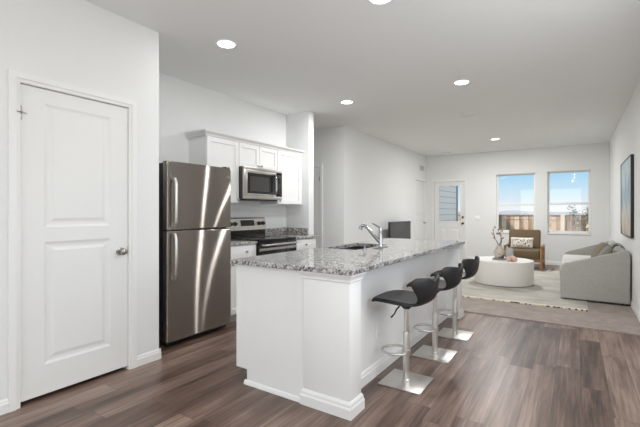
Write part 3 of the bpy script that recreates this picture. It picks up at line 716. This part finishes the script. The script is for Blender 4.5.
# ------------------------------------------------------------------ bar stools
def stool_shell(sx, sy, off, umin, umax, shrink, vfac=1.0, rot=0.0):
    """surface grid of the moulded seat; returns rows of points. u from the seat front over the bend to the back top"""
    prof = [(.185, .614, .182), (.175, .621, .196), (.11, .616, .204), (.03, .604, .204), (-.05, .592, .192), (-.11, .588, .170), (-.155, .602, .148),
            (-.184, .640, .146), (-.197, .685, .168), (-.203, .720, .192), (-.206, .750, .200), (-.207, .772, .194), (-.207, .784, .172)]
    wrap = [0, 0, 0, 0, 0, .005, .015, .03, .05, .07, .078, .078, .07]
    lift = [-.02, -.01, .0, .008, .012, .012, .008, 0, 0, 0, 0, 0, 0]
    ear = [0]*8+[.0, .006, .014, .024, .034]
    rows = []
    NV = 14
    for i, (f, z, hw) in enumerate(prof):
        if i < umin or i > umax: continue
        row = []
        for j in range(NV+1):
            v = -1+2*j/NV; a = abs(v)
            ff = f+wrap[i]*a**2.6; zz = z+lift[i]*v*v*1.2
            zz -= ear[i]*.95*(max(0, 1-a/.36) + .35*max(0, (a-.75)/.25)**2)
            row.append(Vector((sx-ff*1.0, sy+v*hw*vfac*shrink, zz+off)))
        rows.append(row)
    return rows
def shell_mesh(name, rows, th, mat, parent, up=True):
    bm = bmesh.new(); V = [[bm.verts.new(p) for p in r] for r in rows]
    for i in range(len(V)-1):
        for j in range(len(V[0])-1): bm.faces.new((V[i][j], V[i][j+1], V[i+1][j+1], V[i+1][j]))
    bmesh.ops.recalc_face_normals(bm, faces=bm.faces[:])
    # orient normals: first face should look up
    bm.normal_update(); bm.faces.ensure_lookup_table()
    if bm.faces[0].normal.z < 0: bmesh.ops.reverse_faces(bm, faces=bm.faces[:])
    r = bmesh.ops.solidify(bm, geom=bm.faces[:], thickness=th)
    es = [e for e in bm.edges if len(e.link_faces) == 2 and e.calc_face_angle(0) > 1.0]
    bmesh.ops.bevel(bm, geom=es, offset=th*.35, segments=2, profile=.5, affect='EDGES')
    o = mk(name, bm, mat, parent, 70)
    m = o.modifiers.new('sub', 'SUBSURF'); m.levels = 1; m.render_levels = 1
    return o
def make_stool(x, y, label):
    t = thing('bar_stool', (x, y, 0), label, 'bar stool', 'bar stools along the island')
    s = shell_mesh('seat_shell', stool_shell(x, y, 0, 0, 12, 1.0), .016, LEATHER, t)
    sp = shell_mesh('seat_pad', stool_shell(x, y, .008, 1, 5, .92), .008, LPAD, t)
    s.rotation_euler.z = -.09; sp.rotation_euler.z = -.09
    box('base_plate', x-.155, x+.155, y-.155, y+.155, .0005, .010, STBASE, t, .003)
    bm = bmesh.new(); lathe(bm, [(.030, .0105), (.030, .022), (.024, .028), (.024, .36), (.0235, .362), (.017, .364), (.017, .53)], x, y, 24); mk('pole', bm, STBASE, t, 40)
    bm = bmesh.new(); lathe(bm, [(.022, .5305), (.028, .535), (.055, .568), (.055, .574)], x, y, 20); mk('seat_mount', bm, BLACK, t, 50)
    bm = bmesh.new(); cx = x-.082; pts = []
    for k in range(25):
        a = -2.75+k*(5.5/24); pts.append((cx-.098*math.cos(a), y+.105*math.sin(a), .215))
    pts = pts
    tube(bm, pts, .009, 10); mk('footrest', bm, STBASE, t, 60)
    bm = bmesh.new(); lathe(bm, [(.032, .195), (.032, .235)], x, y, 20); mk('footrest_collar', bm, STBASE, t, 40)
    bm = bmesh.new(); tube(bm, [(x-.03, y-.06, .555), (x-.035, y-.10, .54), (x-.045, y-.115, .51), (x-.065, y-.125, .485)], [.006, .006, .005, .007], 8); mk('height_lever', bm, DGREY, t, 60)
    return t
def children(o): return [c for c in bpy.data.objects if c.parent == o]
st1 = make_stool(-1.025, 2.69, 'black leather bar stool nearest the camera, at the near end of the island')
allc = children(st1)
for (x, y, lb) in ((-1.015, 3.345, 'middle black leather bar stool of the row along the island'), (-1.01, 3.99, 'farthest black leather bar stool, at the living room end of the island')):
    r = st1.copy(); COL.objects.link(r); r.location = (x, y, 0); r['label'] = lb
    for c in allc:
        k = c.copy(); COL.objects.link(k); k.parent = r

# ------------------------------------------------------------------ television on its console at the hall wall
t = thing('television', (-3.1, 8.0, .5), 'dark flat screen television standing by the living room side wall behind the island', 'television')
box('casing', -3.20, -3.165, 7.38, 8.58, .50, 1.03, BLACK, t, .004)
box('screen', -3.1645, -3.160, 7.395, 8.565, .515, 1.018, SCREEN, t)
box('stand', -3.26, -3.10, 7.7, 8.26, .452, .462, BLACK, t, .003)
box('stand_neck', -3.20, -3.17, 7.93, 8.03, .462, .50, BLACK, t)
t = thing('media_console', (-3.2, 8.0, .012), 'low white media console under the television along the side wall', 'console')
box('body', XH+.02, -3.0, 7.2, 8.8, .10, .45, TABLE, t, .004)
for k in range(3): box('door', -2.9995, -2.985, 7.215+k*.525, 7.73+k*.525, .115, .435, TABLE, t, .003)
for y in (7.26, 8.70):
    for x in (-3.32, -3.05): box('leg', x, x+.04, y, y+.04, .012, .10, OAK, t)

# ------------------------------------------------------------------ living room
tr = thing('area_rug', (-1.05, 7.5, .012), 'large pale woven rug lying on the carpet under the coffee table', 'rug')
box('pile', -2.25, .13, 5.86, 9.25, .0125, .022, RUG, tr)
box('border', -2.25, .13, 5.765, 5.859, .0125, .023, RBAND, tr)
box('border', -2.25, .13, 9.251, 9.33, .0125, .023, RBAND, tr)
RZ = .0225
t = thing('coffee_table', (-1.04, 7.32, RZ), 'round white drum coffee table standing on the pale rug', 'coffee table')
bm = bmesh.new(); lathe(bm, [(.42, RZ+.0005), (.42, .034)], -1.04, 7.265, 64); mk('plinth', bm, TBASE, t, 40)
bm = bmesh.new(); lathe(bm, [(.448, .0345), (.458, .036), (.462, .045), (.472, .40), (.472, .413), (.466, .42)], -1.04, 7.265, 72); mk('drum', bm, TABLE, t, 30)
TZ = .4205
t = thing('tray', (-1.02, 7.24, TZ), 'flat grey stone tray on the white coffee table', 'tray')
bm = bmesh.new(); boxbm(bm, -1.19, -.87, 7.14, 7.38, TZ, TZ+.022, .006); mk('base', bm, TRAY, t, 40)
VZ = TZ+.0225
vx, vy = -1.09, 7.24
bm = bmesh.new(); lathe(bm, [(.055, VZ), (.075, VZ+.015), (.090, VZ+.07), (.078, VZ+.13), (.055, VZ+.175), (.042, VZ+.20), (.046, VZ+.215), (.036, VZ+.215), (.034, VZ+.20), (.045, VZ+.16)], vx, vy, 28)
tag(mk('ceramic_vase', bm, JUG, None, 50), 'mottled beige ceramic vase on the grey tray, holding thin branches', 'vase')
bm = bmesh.new(); lathe(bm, [(.05, VZ), (.06, VZ+.01), (.06, VZ+.15), (.05, VZ+.17), (.05, VZ+.185), (.046, VZ+.185), (.046, VZ+.168), (.055, VZ+.15), (.055, VZ+.015), (.02, VZ+.012)], -.93, 7.225, 28)
tag(mk('jar', bm, VASEG, None, 50), 'small pale grey jar beside the mottled vase on the tray', 'jar')
def branch(seed, lean, label):
    rnd = random.Random(seed)
    t = thing('blossom_branch', (vx, vy, VZ+.06), label, 'branch', 'branches in the vase')
    bm = bmesh.new(); p = Vector((vx, vy, VZ+.06)); pts = [p.copy()]
    d = Vector((lean[0], lean[1], 1)).normalized()
    pts.append(Vector((vx+lean[0]*.04, vy, VZ+.21)))
    p = pts[-1].copy(); buds = []
    for k in range(7):
        d = (d+Vector((rnd.uniform(-.45, .45), rnd.uniform(-.3, .3), rnd.uniform(0, .3)))).normalized()
        p = p+d*.042; pts.append(p.copy())
        if k > 1:
            q = p+Vector((rnd.uniform(-.05, .05), rnd.uniform(-.04, .04), rnd.uniform(0, .05))); tube(bm, [p, (p+q)/2+Vector((0, 0, .006)), q], .0025, 5); buds.append(q)
    tube(bm, pts, [.0065]*2+[.006-.0005*k for k in range(7)], 6); mk('stem', bm, TWIG, t)
    bm = bmesh.new()
    for q in buds+[p]: sphere(bm, q, rnd.uniform(.009, .017), 8, 6, (1, 1, 1.2))
    mk('blossoms', bm, PETAL, t, 60)
branch(3, (-.28, 0), 'thin dark blossom branch leaning left out of the mottled vase')
branch(5, (.05, .05), 'upright dark blossom branch in the middle of the mottled vase')
branch(11, (.38, .02), 'thin dark blossom branch leaning right out of the mottled vase')
for k, (x, y, r, z, lb) in enumerate(((-.915, 7.01, .040, TZ+.040, 'leftmost blush ball of the three beside the tray'), (-.825, 7.02, .040, TZ+.040, 'rightmost blush ball of the three beside the tray'), (-.865, 7.085, .046, TZ+.046, 'largest blush ball, behind the two smaller ones on the coffee table'))):
    bm = bmesh.new(); sphere(bm, (x, y, z), r, 24, 16); tag(mk('decorative_ball', bm, PINK, None, 60), lb, 'ball', 'blush balls on the coffee table')

def cushion(name, w_, h_, d_, mat, loc, rot, parent=None, label=None, cat=None, group=None, n=14, puff=.75):
    """pillow standing on its lower edge: local x width, z height, y depth"""
    bm = bmesh.new(); F = []; 
    for s in (-1, 1):
        G = []
        for i in range(n+1):
            row = []
            for j in range(n+1):
                u, v = -1+2*i/n, -1+2*j/n
                e = max(0, (1-u**4)*(1-v**4))**.5
                pinch = 1-.06*(1-abs(v)**2)*abs(u)**3; pz = 1-.06*(1-abs(u)**2)*abs(v)**3
                row.append(bm.verts.new((u*w_/2*pinch, s*d_/2*e*(puff+.25*(1-u*u)*(1-v*v)), h_/2+v*h_/2*pz)))
            G.append(row)
        for i in range(n):
            for j in range(n): bm.faces.new((G[i][j], G[i+1][j], G[i+1][j+1], G[i][j+1]))
    bmesh.ops.remove_doubles(bm, verts=bm.verts[:], dist=1e-4); bmesh.ops.recalc_face_normals(bm, faces=bm.faces[:])
    me = bpy.data.meshes.new(name); bm.to_mesh(me); bm.free(); me.materials.append(mat)
    for p in me.polygons: p.use_smooth = True
    o = bpy.data.objects.new(name, me); COL.objects.link(o); o.location = loc; o.rotation_euler = rot
    if label: tag(o, label, cat, group)
    return o

# armchair with oak arms, facing the camera
AX0, AX1, AY0, AY1 = -1.285, -.555, 9.10, 9.88
cz = .0135
AZ = .0235
t = thing('armchair', ((AX0+AX1)/2, 9.5, AZ), 'brown upholstered armchair with oak arms standing in front of the left window', 'armchair')
for s, xa in ((0, AX0), (1, AX1-.05)):
    sf = mk('arm_frame', (lambda bm: (boxbm(bm, xa, xa+.05, AY0, AY0+.05, AZ, .50, .006), boxbm(bm, xa, xa+.05, AY1-.20, AY1-.15, AZ, .50, .006), boxbm(bm, xa, xa+.05, AY0-.01, AY1-.13, .485, .525, .008), boxbm(bm, xa, xa+.05, AY0+.05, AY1-.20, .19, .235, .004), bm)[-1])(bmesh.new()), OAK, t, 40)
boxes('front_rail', [(AX0+.05, AX1-.05, AY0+.02, AY0+.045, .195, .25), (AX0+.05, AX1-.05, AY1-.19, AY1-.165, .195, .25)], OAK, t, .003)
box('seat_cushion', AX0+.055, AX1-.055, AY0-.005, AY1-.14, .252, .435, BRN, t, .035, 4)
bm = bmesh.new(); boxbm(bm, AX0+.02, AX1-.085, 0, .14, 0, .46, .035, 4)
bmesh.ops.rotate(bm, verts=bm.verts[:], cent=(0, 0, 0), matrix=Matrix.Rotation(-.22, 3, 'X')); bmesh.ops.translate(bm, verts=bm.verts[:], vec=(0, AY1-.23, .40)); mk('backrest', bm, BRN, t, 60)
cushion('lumbar_pillow', .46, .25, .13, LUMB, (-.985, 9.50, .436), (-.30, 0, -.03), label='white lumbar pillow with dark sketch print on the brown armchair', cat='pillow')

# sofa on the right wall, facing left
SX0_, SX1_, SYA, SYB = -.175, .592, 6.35, 8.62
cz = .0125
t = thing('sofa', (.2, 7.5, cz), 'light grey fabric sofa with sloping arms against the right wall', 'sofa')
def arm(y0, y1):
    bm = bmesh.new()
    pts = [(SX0_, .035), (SX0_-.005, .40), (SX0_+.01, .485), (SX0_+.05, .515), (.25, .63), (.52, .722), (.56, .732), (.582, .715), (SX1_, .62), (SX1_, .035)]
    prism(bm, pts, 'y', y0, y1)
    es = [e for e in bm.edges if abs(e.verts[0].co.y-e.verts[1].co.y) < 1e-6]
    bmesh.ops.bevel(bm, geom=es, offset=.022, segments=4, profile=.5, affect='EDGES')
    return mk('arm', bm, SOFA, t, 40)
arm(SYA, SYA+.13); arm(SYB-.13, SYB)
bm = bmesh.new(); prism(bm, [(.44, .20), (.47, .67), (.495, .715), (.54, .73), (.575, .71), (SX1_, .60), (SX1_, .035), (.44, .035)], 'y', SYA+.12, SYB-.12); mk('backrest', bm, SOFA, t, 60)
box('seat_base', SX0_+.02, .45, SYA+.12, SYB-.12, .035, .29, SOFA, t, .02, 3)
ym = (SYA+SYB)/2
for y0, y1 in ((SYA+.132, ym-.003), (ym+.003, SYB-.132)):
    c = box('seat_cushion', SX0_-.015, .41, y0, y1, .292, .455, SOFAS, t, .05, 5)
    bm = bmesh.new(); tube(bm, [(SX0_-.012, y0+.05, .405), (SX0_-.012, y1-.05, .405)], .006, 6); mk('piping', bm, SOFA, c)
for x in (-.13, .50):
    for y in (SYA+.06, SYB-.10): box('foot', x, x+.05, y, y+.05, .0225 if x < 0 else cz, .036, BLACK, t)
cushion('throw_pillow', .42, .36, .12, PILT, (.215, 7.06, .456), (-.45, 0, -PI/2+.12), label='taupe throw pillow leaning on the sofa back, nearer the seat front', cat='pillow')
cushion('throw_pillow', .36, .36, .12, PILG, (.24, 6.67, .456), (-.50, 0, -PI/2), label='grey throw pillow tucked in the near corner of the sofa', cat='pillow')
# throw draped over the back
bm = bmesh.new(); path = [(.415, .50), (.43, .60), (.45, .69), (.485, .736), (.535, .752), (.575, .738), (.598, .70), (.603, .62)]
rows = []
for i, (x, z) in enumerate(path):
    rows.append([bm.verts.new((x+.004*math.sin(j*1.7), 7.28+j*.035+.006*math.sin(i*2+j), z+.006*math.sin(j*1.3+i))) for j in range(11)])
for i in range(len(rows)-1):
    for j in range(10): bm.faces.new((rows[i][j], rows[i][j+1], rows[i+1][j+1], rows[i+1][j]))
bmesh.ops.solidify(bm, geom=bm.faces[:], thickness=.012)
tag(mk('throw_blanket', bm, THROW, None, 70), 'pale knitted throw draped over the back of the grey sofa', 'blanket')

# framed art on the right wall
t = thing('wall_art', (XR, 6.8, .90), 'tall black framed abstract painting in blue and beige on the right wall', 'painting')
py0, py1, pz0, pz1 = 6.17, 7.44, .905, 1.955; fx0 = XR-.035
boxes('frame', [(fx0, XR-.001, py0, py0+.012, pz0, pz1), (fx0, XR-.001, py1-.012, py1, pz0, pz1), (fx0, XR-.001, py0+.012, py1-.012, pz0, pz0+.012), (fx0, XR-.001, py0+.012, py1-.012, pz1-.012, pz1)], BLACK, t, .002)
box('canvas', fx0+.008, XR-.002, py0+.012, py1-.012, pz0+.012, pz1-.012, ART, t)

# ------------------------------------------------------------------ outside
GZ = -.65
struct(box('yard_ground', -60, 60, YB+.16, 60, GZ-.2, GZ, GRASS))
struct(box('far_field', -400, 400, 60, 500, GZ-1.2, GZ-1, GRASS))
struct(box('patio_slab', -5, 3, YB+.16, YB+3, GZ, -.05, plain('concrete', (190, 188, 184), .9, nscale=8, var=.05)))
FYY = 16.0
tf = thing('wooden_fence', (-1, FYY, GZ), 'weathered wooden board fence standing across the back yard', 'fence')
FT = 1.135
bm = bmesh.new()
for k in range(-70, 50):
    boxbm(bm, k*.145+.003, k*.145+.142, FYY, FYY+.018, GZ+.03, FT-.04+random.uniform(-.006, .006))
mk('boards', bm, FENCE, tf)
for z in (GZ+.3, .25, FT-.17): box('rail', -10.2, 7.3, FYY-.04, FYY, z, z+.085, FENCE, tf)
box('cap_rail', -10.2, 7.3, FYY-.06, FYY+.04, FT-.035, FT, FRAIL, tf)
for k in range(-4, 4): box('post', -.37+k*2.4-.06, -.37+k*2.4+.06, FYY-.13, FYY-.041, GZ, FT+.005, FPOST, tf)
struct(box('trim_9', -3.62, -3.50, YB+.16, 14.0, -.6, 2.9, SIDING))
struct(box('trim_10', -3.62, -3.47, 14.0, 14.13, -.6, 2.9, plain('corner_board', (150, 158, 168), .6, var=.02)))
# yard shrub
t = thing('young_tree', (.02, 14.6, GZ), 'thin leafy young tree in the yard seen through the right window', 'tree')
rnd = random.Random(4); bm = bmesh.new()
tx, ty = .25, 14.6; tips = []
tube(bm, [(tx, ty, GZ), (tx+.02, ty, 0), (tx-.02, ty, .7)], [.03, .025, .018], 8)
for k in range(26):
    z = rnd.uniform(0, .95); a = rnd.uniform(0, 2*PI); L = rnd.uniform(.25, .5)
    p0 = Vector((tx, ty, z)); p1 = p0+Vector((math.cos(a)*L*.6, math.sin(a)*L*.6, L*.5)); p2 = p1+Vector((math.cos(a)*L*.3, math.sin(a)*L*.2, L*.6))
    tube(bm, [p0, p1, p2], [.010, .007, .004], 5); tips += [p1, p2, (p1+p2)/2]
mk('trunk', bm, BARK, t)
bm = bmesh.new()
for p in tips:
    for _ in range(12):
        q = p+Vector((rnd.gauss(0, .07), rnd.gauss(0, .07), rnd.gauss(0, .08))); d = Vector((rnd.uniform(-1, 1), rnd.uniform(-1, 1), rnd.uniform(-.5, 1))).normalized(); e = d.orthogonal().normalized()
        v = [bm.verts.new(c) for c in (q, q+d*.035+e*.018, q+d*.07, q+d*.035-e*.018)]; bm.faces.new(v)
o = mk('foliage', bm, LEAF, t); 
# distant houses beyond the fence
hs = [(-18, 70, 7, 1.3, ''), (-9.5, 75, 7, 1.1, ''), (-1.5, 72, 7, 1.3, ''), (6.5, 74, 7, 1.2, '')]
hl = ['far grey-roofed house on the skyline, leftmost behind the left window', 'far grey-roofed house on the skyline toward the right of the left window', 'far grey-roofed house on the skyline at the left of the right window', 'far grey-roofed house on the skyline at the right of the right window']
for (x, y, wd, top, _), lb in zip(hs, hl):
    t = thing('house', (x, y, GZ-1), lb, 'house', 'houses on the skyline')
    box('wall', x-wd/2, x+wd/2, y, y+8, GZ-1, top-1.0, FARW, t)
    bm = bmesh.new(); prism(bm, [(x-wd/2-.3, top-1.0), (x+wd/2+.3, top-1.0), (x+wd*.22, top), (x-wd*.22, top)], 'y', y-.3, y+8.3); mk('roof', bm, ROOF, t)
bm = bmesh.new(); pts = [(-160, GZ-1)]; rnd = random.Random(9)
for k in range(81): pts.append((-160+k*4, 1.25+rnd.uniform(-.2, .35)+.25*math.sin(k*.4)))
pts.append((160, GZ-1)); prism(bm, pts, 'y', 150, 156)
struct(mk('far_treeline', bm, FARG))
